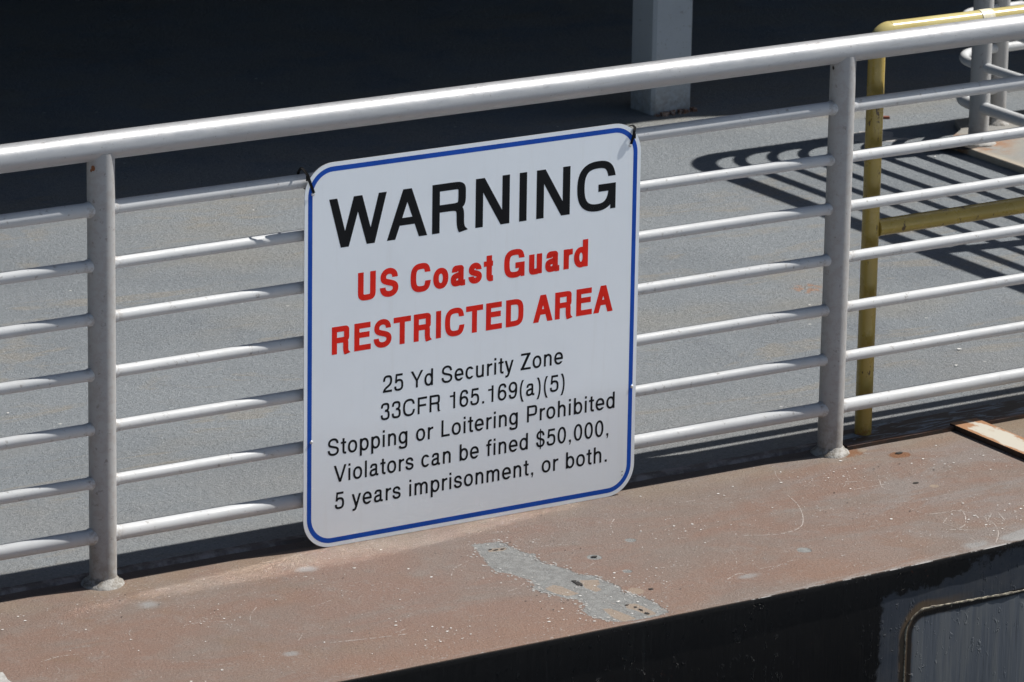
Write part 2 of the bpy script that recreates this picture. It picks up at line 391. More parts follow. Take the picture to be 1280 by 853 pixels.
def ell(x, y, rx, ry, rot=0.0):
    c_, s_ = math.cos(rot), math.sin(rot); u = (PXY[:, 0]-x)*c_+(PXY[:, 1]-y)*s_; v = -(PXY[:, 0]-x)*s_+(PXY[:, 1]-y)*c_
    return (1-np.hypot(u/rx, v/ry))*min(rx, ry)
LAY = {k: np.zeros(len(PXY)) for k in ('bare', 'tan', 'rusty', 'soft', 'edge')}
def lay(k, d, wdt): LAY[k] = np.maximum(LAY[k], np.clip(.5+d/wdt, 0, 1))
vs, fs = [], []
for x, y in ED: vs += [(x, y+.0022, 0), (x, y+.0003, -.0014), (x, y, -.005), (x, y, -TH), (x, y+TH, -TH)]
for i in range(len(ED)-1):
    a = 5*i
    for k in range(4): fs.append((a+k, a+k+1, a+5+k+1, a+5+k))
lip = obj('ledge_lip', (vs, fs), 'worn_edge', ledge)
lip.data.materials.append(MAT['hull'])
for i, p in enumerate(lip.data.polygons):
    if i % 4 >= 1: p.material_index = 1
vs, fs = [], []
for x, y in ED: vs += [(x, y+TH, -TH+.001), (x, y+TH, -1.7)]
for i in range(len(ED)-1): a = 2*i; fs.append((a, a+1, a+3, a+2))
hull = obj('hull_side', (vs, fs), 'hull'); tag(hull, 'black painted vessel side below the brown ledge', kind='structure')
# weld bead round the rounded inset on the hull
def edge_y(x):
    for (a, b), (c, d) in zip(EDGE[:-1], EDGE[1:]):
        if a <= x <= c: return b+(d-b)*(x-a)/(c-a)
rn = random.Random(5)
path = [(1.668, -.62+.012*i) for i in range(37)] + [(1.728-.060*math.cos(R(t)), -.177+.060*math.sin(R(t))) for t in range(4, 90, 8)] + [(1.735+.012*i, -.117-.0006*i) for i in range(60)]
pp = [(x, edge_y(x)+TH-.001, z+rn.uniform(-.0008, .0008)) for x, z in path]
tube_obj('weld_bead', pp, [.0022+rn.uniform(-.0012, .0010) for _ in pp], 'cream_weld', hull, 6)

deck = obj('deck', (*[ [(-14, .052, .004), (14, .052, .004), (14, 12, .004), (-14, 12, .004)], [(0, 1, 2, 3)] ],), 'deck')
tag(deck, 'grey gritty non-skid ship deck behind the railing', kind='structure')
# worn coaming strip at the seam
simple('seam_strip', (.085, .075, .075), (.20, .19, .20), 18, .6, .42, .62, b=.8, bd=.002)
vs, fs = [], []
rn = random.Random(9); N = 240
for i in range(N+1):
    x = -6 + 8.05*i/N; j = rn.uniform(-.002, .002)
    vs += [(x, .040+j, .0), (x, .046+j, .0075+rn.uniform(-.001, .001)), (x, .062, .009+rn.uniform(-.001, .001)), (x, .070+j, .004)]
for i in range(N):
    for k in range(3): fs.append((4*i+k, 4*i+4+k, 4*i+5+k, 4*i+1+k))
obj('deck_seam_strip', (vs, fs), 'seam_strip', deck)

# boarding plate in the shade below the yellow rail, and the rusty flat bar in front of it
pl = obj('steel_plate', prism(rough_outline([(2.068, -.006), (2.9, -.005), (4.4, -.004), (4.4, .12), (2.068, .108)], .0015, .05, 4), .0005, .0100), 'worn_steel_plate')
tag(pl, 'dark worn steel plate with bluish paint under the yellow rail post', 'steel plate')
vs, fs = prism([(2.4, -.79), (2.484, -.79), (2.484, .018), (2.40, .016)], .0012, .0150)
fbar = obj('flat_bar', (vs, fs), 'rusty_flat_bar')
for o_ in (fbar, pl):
    o_.data.materials.append(MAT['painted_shade_side'])
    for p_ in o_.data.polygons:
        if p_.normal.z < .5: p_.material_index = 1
tag(fbar, 'cream and rust coloured flat steel bar lying across the brown ledge', 'steel bar')
hp = obj('hatch_plate', prism([(4.160, .30), (7.5, .30), (7.5, 2.58), (4.36, 2.58), (4.30, 2.47), (4.22, 2.41), (4.165, 2.385)], .0045, .022), 'raised_plate')
tag(hp, 'raised taupe deck plate with rusty pale edge under the far corner railing', 'deck plate')
flat_patch('rust_scar', [(4.107, 2.33), (4.125, 2.374), (4.16, 2.36), (4.19, 2.36), (4.235, 2.352), (4.262, 2.33), (4.25, 2.25), (4.205, 2.26), (4.15, 2.25)], .0226, 'dark_hole', hp, .006, .02, 3)

# details that belong to the ledge
P0 = [(0.871, -0.174), (0.935, -0.187), (0.945, -0.208), (0.941, -0.238), (0.945, -0.28), (0.953, -0.308), (0.95, -0.337), (0.942, -0.364), (0.954, -0.394), (0.968, -0.436), (0.969, -0.48), (0.995, -0.503), (0.996, -0.549), (1.004, -0.594), (0.987, -0.627), (0.996, -0.655), (1.01, -0.688), (1.008, -0.736), (1.004, -0.771), (1.001, -0.799), (0.961, -0.808), (0.907, -0.808), (0.86, -0.795), (0.838, -0.757), (0.83, -0.724), (0.842, -0.686), (0.864, -0.669), (0.872, -0.629), (0.85, -0.601), (0.84, -0.57), (0.827, -0.543), (0.823, -0.511), (0.844, -0.493), (0.851, -0.459), (0.844, -0.439), (0.835, -0.396), (0.817, -0.37), (0.821, -0.327), (0.837, -0.289), (0.855, -0.229)]
lay('bare', sdf(P0), .045)
# crumbs of the same bare surface round the patch, so that its border frays
rn = random.Random(21); vs, fs = [], []
for _ in range(260):
    i = rn.randrange(len(P0)); a = Vector(P0[i]); b = Vector(P0[(i+1) % len(P0)]); c = a.lerp(b, rn.random()) + Vector((rn.gauss(0, .008), rn.gauss(0, .012)))
    if c.y < -.805: continue
    r = rn.uniform(.0012, .0045); k0 = len(vs); kk = rn.randint(4, 6); ph = rn.random()*6
    for k in range(kk): vs.append((c.x+r*math.cos(ph+6.283*k/kk)*rn.uniform(.6, 1), c.y+1.6*r*math.sin(ph+6.283*k/kk)*rn.uniform(.6, 1), .0007))
    fs.append(tuple(range(k0, k0+kk)))
fr = obj('patch_crumbs', (vs, fs), 'bare_primer', ledge); fr['kind'] = 'stuff'
for i, pts in enumerate((
    [(0.847, -0.525), (0.878, -0.512), (0.889, -0.534), (0.891, -0.569), (0.896, -0.593), (0.864, -0.595), (0.849, -0.564)],
    [(0.948, -0.514), (0.986, -0.533), (0.974, -0.559), (0.955, -0.571), (0.957, -0.595), (0.936, -0.601), (0.93, -0.564)],
    [(0.883, -0.705), (0.901, -0.715), (0.908, -0.758), (0.912, -0.8), (0.876, -0.801), (0.871, -0.769)],
    [(0.945, -0.705), (0.968, -0.713), (0.972, -0.745), (0.97, -0.796), (0.947, -0.797), (0.943, -0.751), (0.933, -0.728)],
    [(0.885, -0.222), (0.926, -0.229), (0.927, -0.241), (0.91, -0.247), (0.876, -0.24)])):
    lay('tan', sdf(pts), .022)
def blob(name, x, y, rx, ry, mat, parent, z=.0022, seed=0, rot=0.0, kk=12):
    rn = random.Random(seed*7+1); pts = []
    for k in range(kk):
        t = 6.2832*k/kk; q = rn.uniform(.75, 1.1); a, b = rx*q*math.cos(t), ry*q*math.sin(t)
        pts.append((x+a*math.cos(rot)-b*math.sin(rot), y+a*math.sin(rot)+b*math.cos(rot)))
    return obj(name, prism(pts, z-.0003, z), mat, parent)
obj('slot', prism(rough_outline([(0.928, -0.509), (0.940, -0.512), (0.938, -0.541), (0.931, -0.553), (0.924, -0.542)], .001, .006, 8), .0008, .0014), 'dark_hole', ledge)
for i, (x, y, a, b) in enumerate(((.888, -.229, .005, .003), (.898, -.237, .008, .003), (.915, -.239, .006, .003), (.944, -.713, .006, .003), (.953, -.735, .004, .005), (.953, -.757, .003, .008), (.952, -.783, .005, .008), (1.053, -.648, .006, .006))):
    blob('pit', x, y, a, b, 'dark_hole', ledge, .0014, i)
for (x, y, a, b, k) in ((1.067, -.393, .017, .018, 'bare'), (1.078, -.514, .011, .013, 'bare'), (1.018, -.64, .017, .022, 'tan'), (.954, -.306, .009, .008, 'bare'),
        (1.52, -.59, .018, .018, 'bare'), (1.893, -.755, .038, .024, 'soft'), (.02, -.18, .026, .024, 'soft'), (.13, -.62, .022, .016, 'soft'), (1.21, -.33, .014, .014, 'bare'),
        (.45, -.14, .03, .02, 'soft'), (1.3, -.68, .03, .015, 'soft')):
    lay(k, ell(x, y, a, b), min(a, b)*(1.2 if k != 'soft' else 2.6))
lay('soft', sdf([(1.975, -.775), (1.96, -.742), (2.02, -.722), (2.12, -.70), (2.3, -.66), (2.3, -.75), (2.05, -.785)]), .035)
b_ = blob('pit', 1.067, -.393, .008, .007, 'dark_hole', ledge, .0024, 77)
lay('rusty', ell(2.158, -.100, .030, .024), .03); lay('rusty', ell(2.05, -.02, .045, .035), .10); lay('rusty', ell(0, 0, .045, .04), .10); blob('pit', 2.165, -.090, .012, .007, 'dark_hole', ledge, .0022, 92)
blob('pit', 2.055, -.305, .009, .006, 'dark_hole', ledge, .0014, 93); lay('tan', ell(2.08, -.345, .012, .012), .012)
lay('tan', sdf([(2.05, -.055), (2.12, -.026), (2.11, -.012), (2.06, -.015)]), .02)
LAY['edge'] = np.clip(1-(PXY[:, 1]-ey(PXY[:, 0]))/.045, 0, 1)**2
for k_, v_ in LAY.items():
    at_ = ledge.data.attributes.new(k_, 'FLOAT', 'POINT'); at_.data.foreach_set('value', v_.astype(np.float32))
flat_patch('pale_patch', [(-.468, -.42), (-.478, -.455), (-.476, -.50), (-.60, -.62), (-.72, -.50), (-.58, -.40)], .003, 'bare_primer', ledge, .004, .015, 12, .003)

def flecks(name, n, region, z, rmin, rmax, mat, parent, seed, clusters=0, stretch=1.0, zt=.0006):
    rn = random.Random(seed); vs, fs = [], []
    cs = [(rn.uniform(region[0], region[1]), rn.uniform(region[2], region[3])) for _ in range(clusters)]
    for _ in range(n):
        if cs and rn.random() < .6: c = rn.choice(cs); x = rn.gauss(c[0], .07); y = rn.gauss(c[1], .05)
        else: x = rn.uniform(region[0], region[1]); y = rn.uniform(region[2], region[3])
        if not (region[0] < x < region[1] and region[2] < y < region[3]): continue
        r = rmin*(rmax/rmin)**(rn.random()**2.2); k0 = len(vs); kk = rn.randint(4, 6); ph = rn.random()*6
        for k in range(kk):
            q = rn.uniform(.6, 1.1); vs.append((x+r*q*math.cos(ph+6.283*k/kk)*stretch, y+r*q*math.sin(ph+6.283*k/kk), z+rn.uniform(0, zt)))
        fs.append(tuple(range(k0, k0+kk)))
    o = obj(name, (vs, fs), mat, parent); o['kind'] = 'stuff'; return o
flecks('paint_flecks', 750, (-1.2, 3.0, -.79, -.06), .0012, .0010, .0040, 'white_flake', ledge, 4, 16, 1.2)
flecks('dark_flecks', 220, (-1.2, 3.0, -.80, -.04), .0010, .0010, .0030, 'dark_hole', ledge, 6, 8)
flecks('deck_flecks', 46, (-.5, 6, .2, 4.2), .0075, .004, .009, 'white_flake', deck, 8)
# scratches
def bez(pts, n=14):
    out = []
    P = [pts[0]]+list(pts)+[pts[-1]]
    for i in range(1, len(P)-2):
        for j in range(n):
            t = j/n; a, b, c, d = P[i-1], P[i], P[i+1], P[i+2]
            out.append(tuple(.5*((2*b[k])+(-a[k]+c[k])*t+(2*a[k]-5*b[k]+4*c[k]-d[k])*t*t+(-a[k]+3*b[k]-3*c[k]+d[k])*t**3) for k in (0, 1)))
    return out+[pts[-1]]
vs, fs = [], []; rn = random.Random(17)
def scratch(pts, wd=.0011, broken=.25):
    p = bez(pts)
    for a, b in zip(p[:-1], p[1:]):
        if rn.random() < broken: continue
        d = Vector((b[0]-a[0], b[1]-a[1])); 
        if d.length < 1e-5: continue
        n = Vector((-d.y, d.x)).normalized()*wd*rn.uniform(.5, 1.2)*(1+abs(d.normalized().x)*.8); k = len(vs)
        for q in ((a[0]-n.x, a[1]-n.y), (b[0]-n.x, b[1]-n.y), (b[0]+n.x, b[1]+n.y), (a[0]+n.x, a[1]+n.y)): vs.append((q[0], q[1], .0004))
        fs.append((k, k+1, k+2, k+3))
for q in ([(1.729, -.23), (1.703, -.311), (1.654, -.398), (1.603, -.451), (1.533, -.463), (1.46, -.432)], [(1.99, -.246), (1.963, -.294), (1.971, -.323)], [(1.922, -.589), (1.956, -.56)],
          [(1.925, -.639), (1.961, -.623), (2.006, -.564), (2.023, -.525)], [(1.942, -.767), (1.992, -.712), (2.027, -.649), (2.029, -.625), (2.067, -.587)], [(1.836, -.735), (1.839, -.778)],
          [(1.91, -.707), (1.906, -.775)], [(1.922, -.443), (1.93, -.509), (1.976, -.523), (2.026, -.533)], [(1.925, -.591), (1.935, -.668)], [(1.243, -.676), (1.291, -.655), (1.305, -.682)],
          [(2.088, -.586), (2.063, -.645)], [(2.04, -.60), (2.02, -.64), (2.045, -.66), (2.05, -.62)], [(.24, -.60), (.33, -.62), (.42, -.635)], [(1.9, -.63), (1.96, -.67)], [(2.0, -.52), (2.03, -.56), (2.02, -.60)]):
    scratch(q, .0009, .2)
for _ in range(46):
    x, y = rn.uniform(-.4, 2.4), rn.uniform(-.78, -.1); L = rn.uniform(.02, .14); a = rn.gauss(0, .35)+(0 if rn.random() < .7 else 1.2); cu = rn.uniform(-.5, .5)
    scratch([(x, y), (x+L*.5*math.cos(a), y+L*.5*math.sin(a)), (x+L*.5*math.cos(a)+L*.5*math.cos(a+cu), y+L*.5*math.sin(a)+L*.5*math.sin(a+cu))], .0007, .5)
o = obj('scratches', (vs, fs), 'scratch_white', ledge); o['kind'] = 'stuff'
# deck scars
bit = obj('orange_splinter', prism([(4.17, 2.785), (4.232, 2.745), (4.236, 2.754), (4.176, 2.794)], .0050, .012), 'orange_bit')
tag(bit, 'tiny orange splinter lying on the deck beyond the yellow post', 'debris')
flat_patch('worn_patch', [(4.134, 2.50), (4.10, 2.55), (4.14, 2.60), (4.10, 2.66), (3.99, 2.64), (3.96, 2.56), (4.03, 2.51)], .0048, 'bare_primer', deck, .008, .012, 41)

# ------------------------------------------------------------------ canopy, added skylight blockers and bounce slab, column
RZ = 2.12
FRONT = [(-9, 2.90), (1.24, 2.946), (1.65, 2.98), (2.25, 2.998), (3.53, 3.08), (3.76, 3.06), (3.95, 2.99), (4.35, 2.955), (5.2, 2.945), (14, 2.93)]     # where its shadow ends on the deck
FR = [(x-SUN.x/-SUN.z*RZ, y-SUN.y/-SUN.z*RZ) for x, y in FRONT]
roof = obj('canopy_roof', prism(FR+[(17, 13), (-9, 13)], RZ, RZ+.12), 'roof_metal')
tag(roof, 'flat dark canopy roof over the shaded back of the deck', 'roof')
blk = obj('deckhouse', box(-9, 17, 2.95, 12.9, RZ+.13, 8.5), 'blocker_dark'); tag(blk, 'tall dark deckhouse standing on the canopy roof', 'deckhouse')  # added out of view to cut the skylight on the deck
bounce_slab = obj('bounce_slab', box(-40, 40, -60, -2.2, -1.5, -.55), 'bounce_slab_pale'); tag(bounce_slab, 'pale concrete quay alongside the vessel', kind='structure')  # added out of view to throw sunlight up onto the sign
rear_blocker = obj('deckhouse_wall', box(-14, 14, 11.8, 12.0, 0, 2.7), 'blocker_dark'); tag(rear_blocker, 'dark deckhouse wall behind the shaded deck', 'rear_blocker')  # added out of view to keep the deck under the canopy dark
ct = empty('canopy_column', (3.676, 3.20, 0), 'square bluish grey steel column with rusty foot behind the warning sign', 'column')
obj('shaft', box(3.600, 3.748, 3.130, 3.262, .005, 2.70, .010), 'column_paint', ct)
rn = random.Random(2); vs, fs = [], []
for i in range(26):     # rusty weld crumbs round the foot
    x = rn.uniform(3.60, 3.76); y = 3.13-abs(rn.gauss(.004, .010)); s = rn.choice((.0025, .003, .004, .008)); k = len(vs)
    v, f_ = box(x-s, x+s, y-s, y+s, .004, .005+s*1.4); v = [(a+rn.uniform(-.3, .3)*s, b+rn.uniform(-.3, .3)*s, c) for a, b, c in v]
    vs += v; fs += [tuple(q+k for q in ff) for ff in f_]
simple('rusty_crumbs', (.20, .10, .06), (.42, .34, .29), 70, .8, .45, .55)
obj('rusty_weld', (vs, fs), 'rusty_crumbs', ct)

# ------------------------------------------------------------------ main railing
POST_R, HAND_R = .0312, .0315
PX = [-2.0186, 0.0, 2.0186, 4.0372]
HAND_Z = 1.015
BAR_Z = [.1157+.12627*i for i in range(7)]
BAR_Z[5] -= .001; BAR_Z[6] += .001; BAR_Z[4] += .002
BAR_R = [.0178]+[.0140]*5+[.0165]
rail = empty('deck_railing', (1.0, 0, 0), 'long white painted pipe railing that carries the warning sign', 'railing')
def weld_collar(x, y, z, parent, seed, r0=.031, r1=.050, h=.013):
    rn = random.Random(seed); vs, fs = [], []; n = 28
    prof = [(r1, .0), (r1*.93, h*.42), (r0+.009, h*.62), (r0+.0035, h*1.15), (r0-.002, h*1.7)]
    off = [rn.uniform(-.005, .007) for _ in range(7)]
    for (r, hz) in prof:
        for k in range(n):
            t = 6.2832*k/n; wv = off[int(7*k/n) % 7]*(1-(7*k/n % 1)) + off[(int(7*k/n)+1) % 7]*(7*k/n % 1)
            q = (r-r0)/(r1-r0) if r > r0 else 0
            vs.append((x+(r+wv*q)*math.cos(t), y+(r+wv*q)*math.sin(t), z+hz*(1+rn.uniform(-.12, .12))))
    for i in range(len(prof)-1):
        for k in range(n): fs.append((i*n+k, i*n+(k+1) % n, (i+1)*n+(k+1) % n, (i+1)*n+k))
    o = obj('weld_collar', (vs, fs), 'flange_paint', None, True); child(o, parent); return o
for i, x in enumerate(PX):
    p = tube_obj('post', [(x, 0, 0), (x, 0, .05), (x, 0, .5), (x, 0, HAND_Z-.012)], POST_R, 'post_paint', rail, 32)
    bpy.context.view_layer.update()
    cobj = weld_collar(x, 0, 0, p, 10+i)
for a, b in zip(PX[:-1], PX[1:]):
    for z, r in zip(BAR_Z, BAR_R):
        xa, xb = a+.021, b-.021
        rn = random.Random(int(z*1e4+a*77)); fl = [r*1.22, r*1.10, r, r, r, r, r, r*1.10, r*1.22]
        xs = [xa, xa+.013, xa+.017, xa+.5, (xa+xb)/2, xb-.5, xb-.017, xb-.013, xb]
        sag = rn.uniform(-.0014, .0012)
        tube_obj('bar', [(q, 0, z+sag*(1-((q-(xa+xb)/2)/((xb-xa)/2))**2)) for q in xs], fl, 'bar_paint', rail, 20)
tube_obj('handrail', [(-2.5, 0, HAND_Z-.001), (-.9, 0, HAND_Z), (-.03, 0, HAND_Z+.0012), (0, 0, HAND_Z+.0014), (.5, 0, HAND_Z+.0004), (1.2, 0, HAND_Z-.0006), (2.0, 0, HAND_Z), (3, 0, HAND_Z), (4.3, 0, HAND_Z)], HAND_R, 'handrail_paint', rail, 36)
def disc_on_post(x, z, r, mat, nm, th):   # small mark wrapped on the post's front
    vs = []; n = 12
    for k in range(n):
        t = 6.2832*k/n; a = th+r*math.cos(t)/POST_R; vs.append((x+(POST_R+.0008)*math.sin(a), -(POST_R+.0008)*math.cos(a), z+1.3*r*math.sin(t)))
    return obj(nm, (vs, [tuple(range(n))]), mat, rail)
disc_on_post(2.0186, .974, .0036, 'dark_hole', 'drain_hole', -1.46)
disc_on_post(0.0, .972, .0050, 'rust', 'rust_spot', -1.05)
disc_on_post(0.0, .966, .0028, 'rust', 'rust_spot', -1.22)

# ------------------------------------------------------------------ corner railing further back
cr = empty('corner_railing', (4.244, 2.5, .02), 'far white pipe railing turning a rounded corner on the raised plate', 'railing')
AX, BY, CRAD = 4.244, 2.485, .13
for (x, y) in ((AX, 2.312), (AX+.208, BY), (AX, 1.27), (6.3, BY), (AX, .32)):
    p = tube_obj('post', [(x, y, .02), (x, y, .5), (x, y, 1.02)], .0312 if x < 4.4 else .0245, 'post_paint', cr, 24)
    bpy.context.view_layer.update(); weld_collar(x, y, .022, p, int(x*100+y*10), .031 if x < 4.4 else .0245, .052 if x < 4.4 else .04, .015)
def corner_path(z, x_end, y_end):
    arc = [(AX+CRAD-CRAD*math.cos(R(t)), BY-CRAD+CRAD*math.sin(R(t)), z) for t in range(0, 91, 9)]
    return [(AX, y_end, z), (AX, 1.3, z)]+arc+[(5, BY, z), (x_end, BY, z)]
for i, z in enumerate(BAR_Z): tube_obj('bar', corner_path(z+.018, 6.3, .3), BAR_R[i]*1.04, 'bar_paint', cr, 14)
tube_obj('handrail', corner_path(HAND_Z+.018, 6.5, .15), HAND_R, 'handrail_paint', cr, 20)

# ------------------------------------------------------------------ yellow rail
yr = empty('safety_rail', (2.19, .064, .01), 'yellow painted pipe guard rail standing behind the right post', 'railing')
YY = .066; YR = .0215; ZT = 1.031
er = .036
el = [(2.1675, YY, .01), (2.1675, YY, .5), (2.1675, YY, ZT-er)]
yp = tube_obj('post', el, YR, 'yellow_paint', yr, 24)
arc = [(2.1675+er-er*math.cos(R(t)), YY, ZT-er+er*math.sin(R(t))) for t in range(0, 91, 10)]
tube_obj('elbow', arc, YR*1.03, 'yellow_rail_top', yr, 24)
tube_obj('top_rail', [(2.1675+er, YY, ZT), (3.0, YY, ZT-.003), (3.9, YY, ZT-.006)], YR, 'yellow_rail_top', yr, 24)
tube_obj('mid_rail', [(2.1675+YR-.004, YY, .535), (2.1675+YR+.006, YY, .535), (3.0, YY, .537), (3.9, YY, .539)], [YR*1.08, YR*.98, YR*.98, YR*.98], 'yellow_paint', yr, 24)
tube_obj('post', [(3.9, YY, .01), (3.9, YY, ZT)], YR, 'yellow_paint', yr, 24)
tube_obj('tape_band', [(2.475, YY, ZT-.001), (2.512, YY, ZT-.001)], YR+.0012, 'clear_tape', yr, 24)

# ------------------------------------------------------------------ warning sign
SX, SY, SW, SZ = .5050, -.0285, .9140, .0008
sg = empty('warning_sign', (SX+SW/2, SY, 0), 'large white warning sign with blue border tied to the railing', 'sign')
def rrect(m_, r, n=12):
    out = []
    for cx, cz, a0 in ((SW-m_-r, SW-m_-r, 0), (m_+r, SW-m_-r, 90), (m_+r, m_+r, 180), (SW-m_-r, m_+r, 270)):
        for k in range(n+1):
            t = R(a0+90*k/n); out.append((cx+r*math.cos(t), cz+r*math.sin(t)))
    return out
rg = rrect(0, .074); n = len(rg); TK = .0022
vs = [(SX+u, SY, SZ+v) for u, v in rg]+[(SX+u, SY+TK, SZ+v) for u, v in rg]
pn = obj('panel', (vs, [tuple(range(n-1, -1, -1)), tuple(range(n, 2*n))]+[(i, (i+1) % n, n+(i+1) % n, n+i) for i in range(n)]), 'sign_white', sg)
pn.data.materials.append(MAT['alu_edge'])
for i, p in enumerate(pn.data.polygons):
    if i > 0: p.material_index = 1
a, b = rrect(.0095, .0655), rrect(.0210, .054)
vs = [(SX+u, SY-.00012, SZ+v) for u, v in a+b]
obj('border', (vs, [(i, n+i, n+(i+1) % n, (i+1) % n) for i in range(n)]), 'vinyl_blue', sg)

# lettering: grotesque capitals and lower case drawn as strokes, unit = cap height
import re
def sample(path, n=14):
    tok = re.findall(r'[MLC]|-?\d*\.?\d+', path); pts = []; i = 0; cmd = None
    while i < len(tok):
        if tok[i] in 'MLC': cmd = tok[i]; i += 1
        if cmd in 'ML': pts.append((float(tok[i]), float(tok[i+1]))); i += 2
        else:
            c1, c2, e = [(float(tok[i+k]), float(tok[i+k+1])) for k in (0, 2, 4)]; i += 6; p0 = pts[-1]
            for j in range(1, n+1):
                t = j/n; s = 1-t
                pts.append(tuple(s**3*p0[k]+3*s*s*t*c1[k]+3*s*t*t*c2[k]+t**3*e[k] for k in (0, 1)))
    return pts
def stroke(pts, t, th, cut='', closed=False):
    if isinstance(pts, str): pts = sample(pts)
    n = len(pts); L, Rr = [], []
    for i, p in enumerate(pts):
        a = pts[(i-1) % n] if closed else pts[max(i-1, 0)]; b = pts[(i+1) % n] if closed else pts[min(i+1, n-1)]
        d = Vector((b[0]-a[0], b[1]-a[1])).normalized(); nx, ny = -d.y, d.x
        ox, oy = nx*t/2, ny*th/2
        if not closed and ((i == 0 and 's' in cut) or (i == n-1 and 'e' in cut)) and abs(d.y) > .25:
            ox, oy = math.copysign(min(t/2/abs(d.y), t*1.2), -d.y), 0
        L.append((p[0]+ox, p[1]+oy)); Rr.append((p[0]-ox, p[1]-oy))
    q = [[L[i], Rr[i], Rr[i+1], L[i+1]] for i in range(n-1)]
    if closed: q.append([L[-1], Rr[-1], Rr[0], L[0]])
    return q
def rect(x0, y0, x1, y1): return [[(x0, y0), (x1, y0), (x1, y1), (x0, y1)]]
def diag(x0, y0, x1, y1, wx, wx1=None):   # parallelogram, horizontal width wx, centred on x at each end
    w1 = wx if wx1 is None else wx1
    return [[(x0-wx/2, y0), (x0+wx/2, y0), (x1+w1/2, y1), (x1-w1/2, y1)]]
def ring(x0, x1, y0, y1, t, th, e=2.25, a0=0, a1=360, cut=''):
    cx, cy, rx, ry = (x0+x1)/2, (y0+y1)/2, (x1-x0-t)/2, (y1-y0-th)/2
    k = 40; full = (a1-a0) >= 360; pts = []
    for i in range(k if full else k+1):
        a = R(a0+(a1-a0)*i/k); c, s = math.cos(a), math.sin(a)
        pts.append((cx+rx*math.copysign(abs(c)**(2/e), c), cy+ry*math.copysign(abs(s)**(2/e), s)))
    return stroke(pts, t, th, cut, full)
def Sshape(x0, x1, y0, y1, t, th, k=1.0):
    W_, H_ = x1-x0-t, y1-y0-th; fx = lambda u: x0+t/2+u*W_; fy = lambda v: y0+th/2+v*H_
    P = [(.95, .715), (.95, .90, .75, 1, .5, 1), (.24, 1, .035, .90, .035, .735), (.035, .58, .20, .56, .50, .50), (.82, .44, 1, .40, 1, .25), (1, .09, .78, 0, .5, 0), (.2, 0, 0, .10, 0, .30)]
    st = 'M %f %f' % (fx(P[0][0]), fy(P[0][1]))
    for c in P[1:]: st += ' C '+' '.join('%f' % (fx(v) if i % 2 == 0 else fy(v)) for i, v in enumerate(c))
    return stroke(st, t, th, 'se')
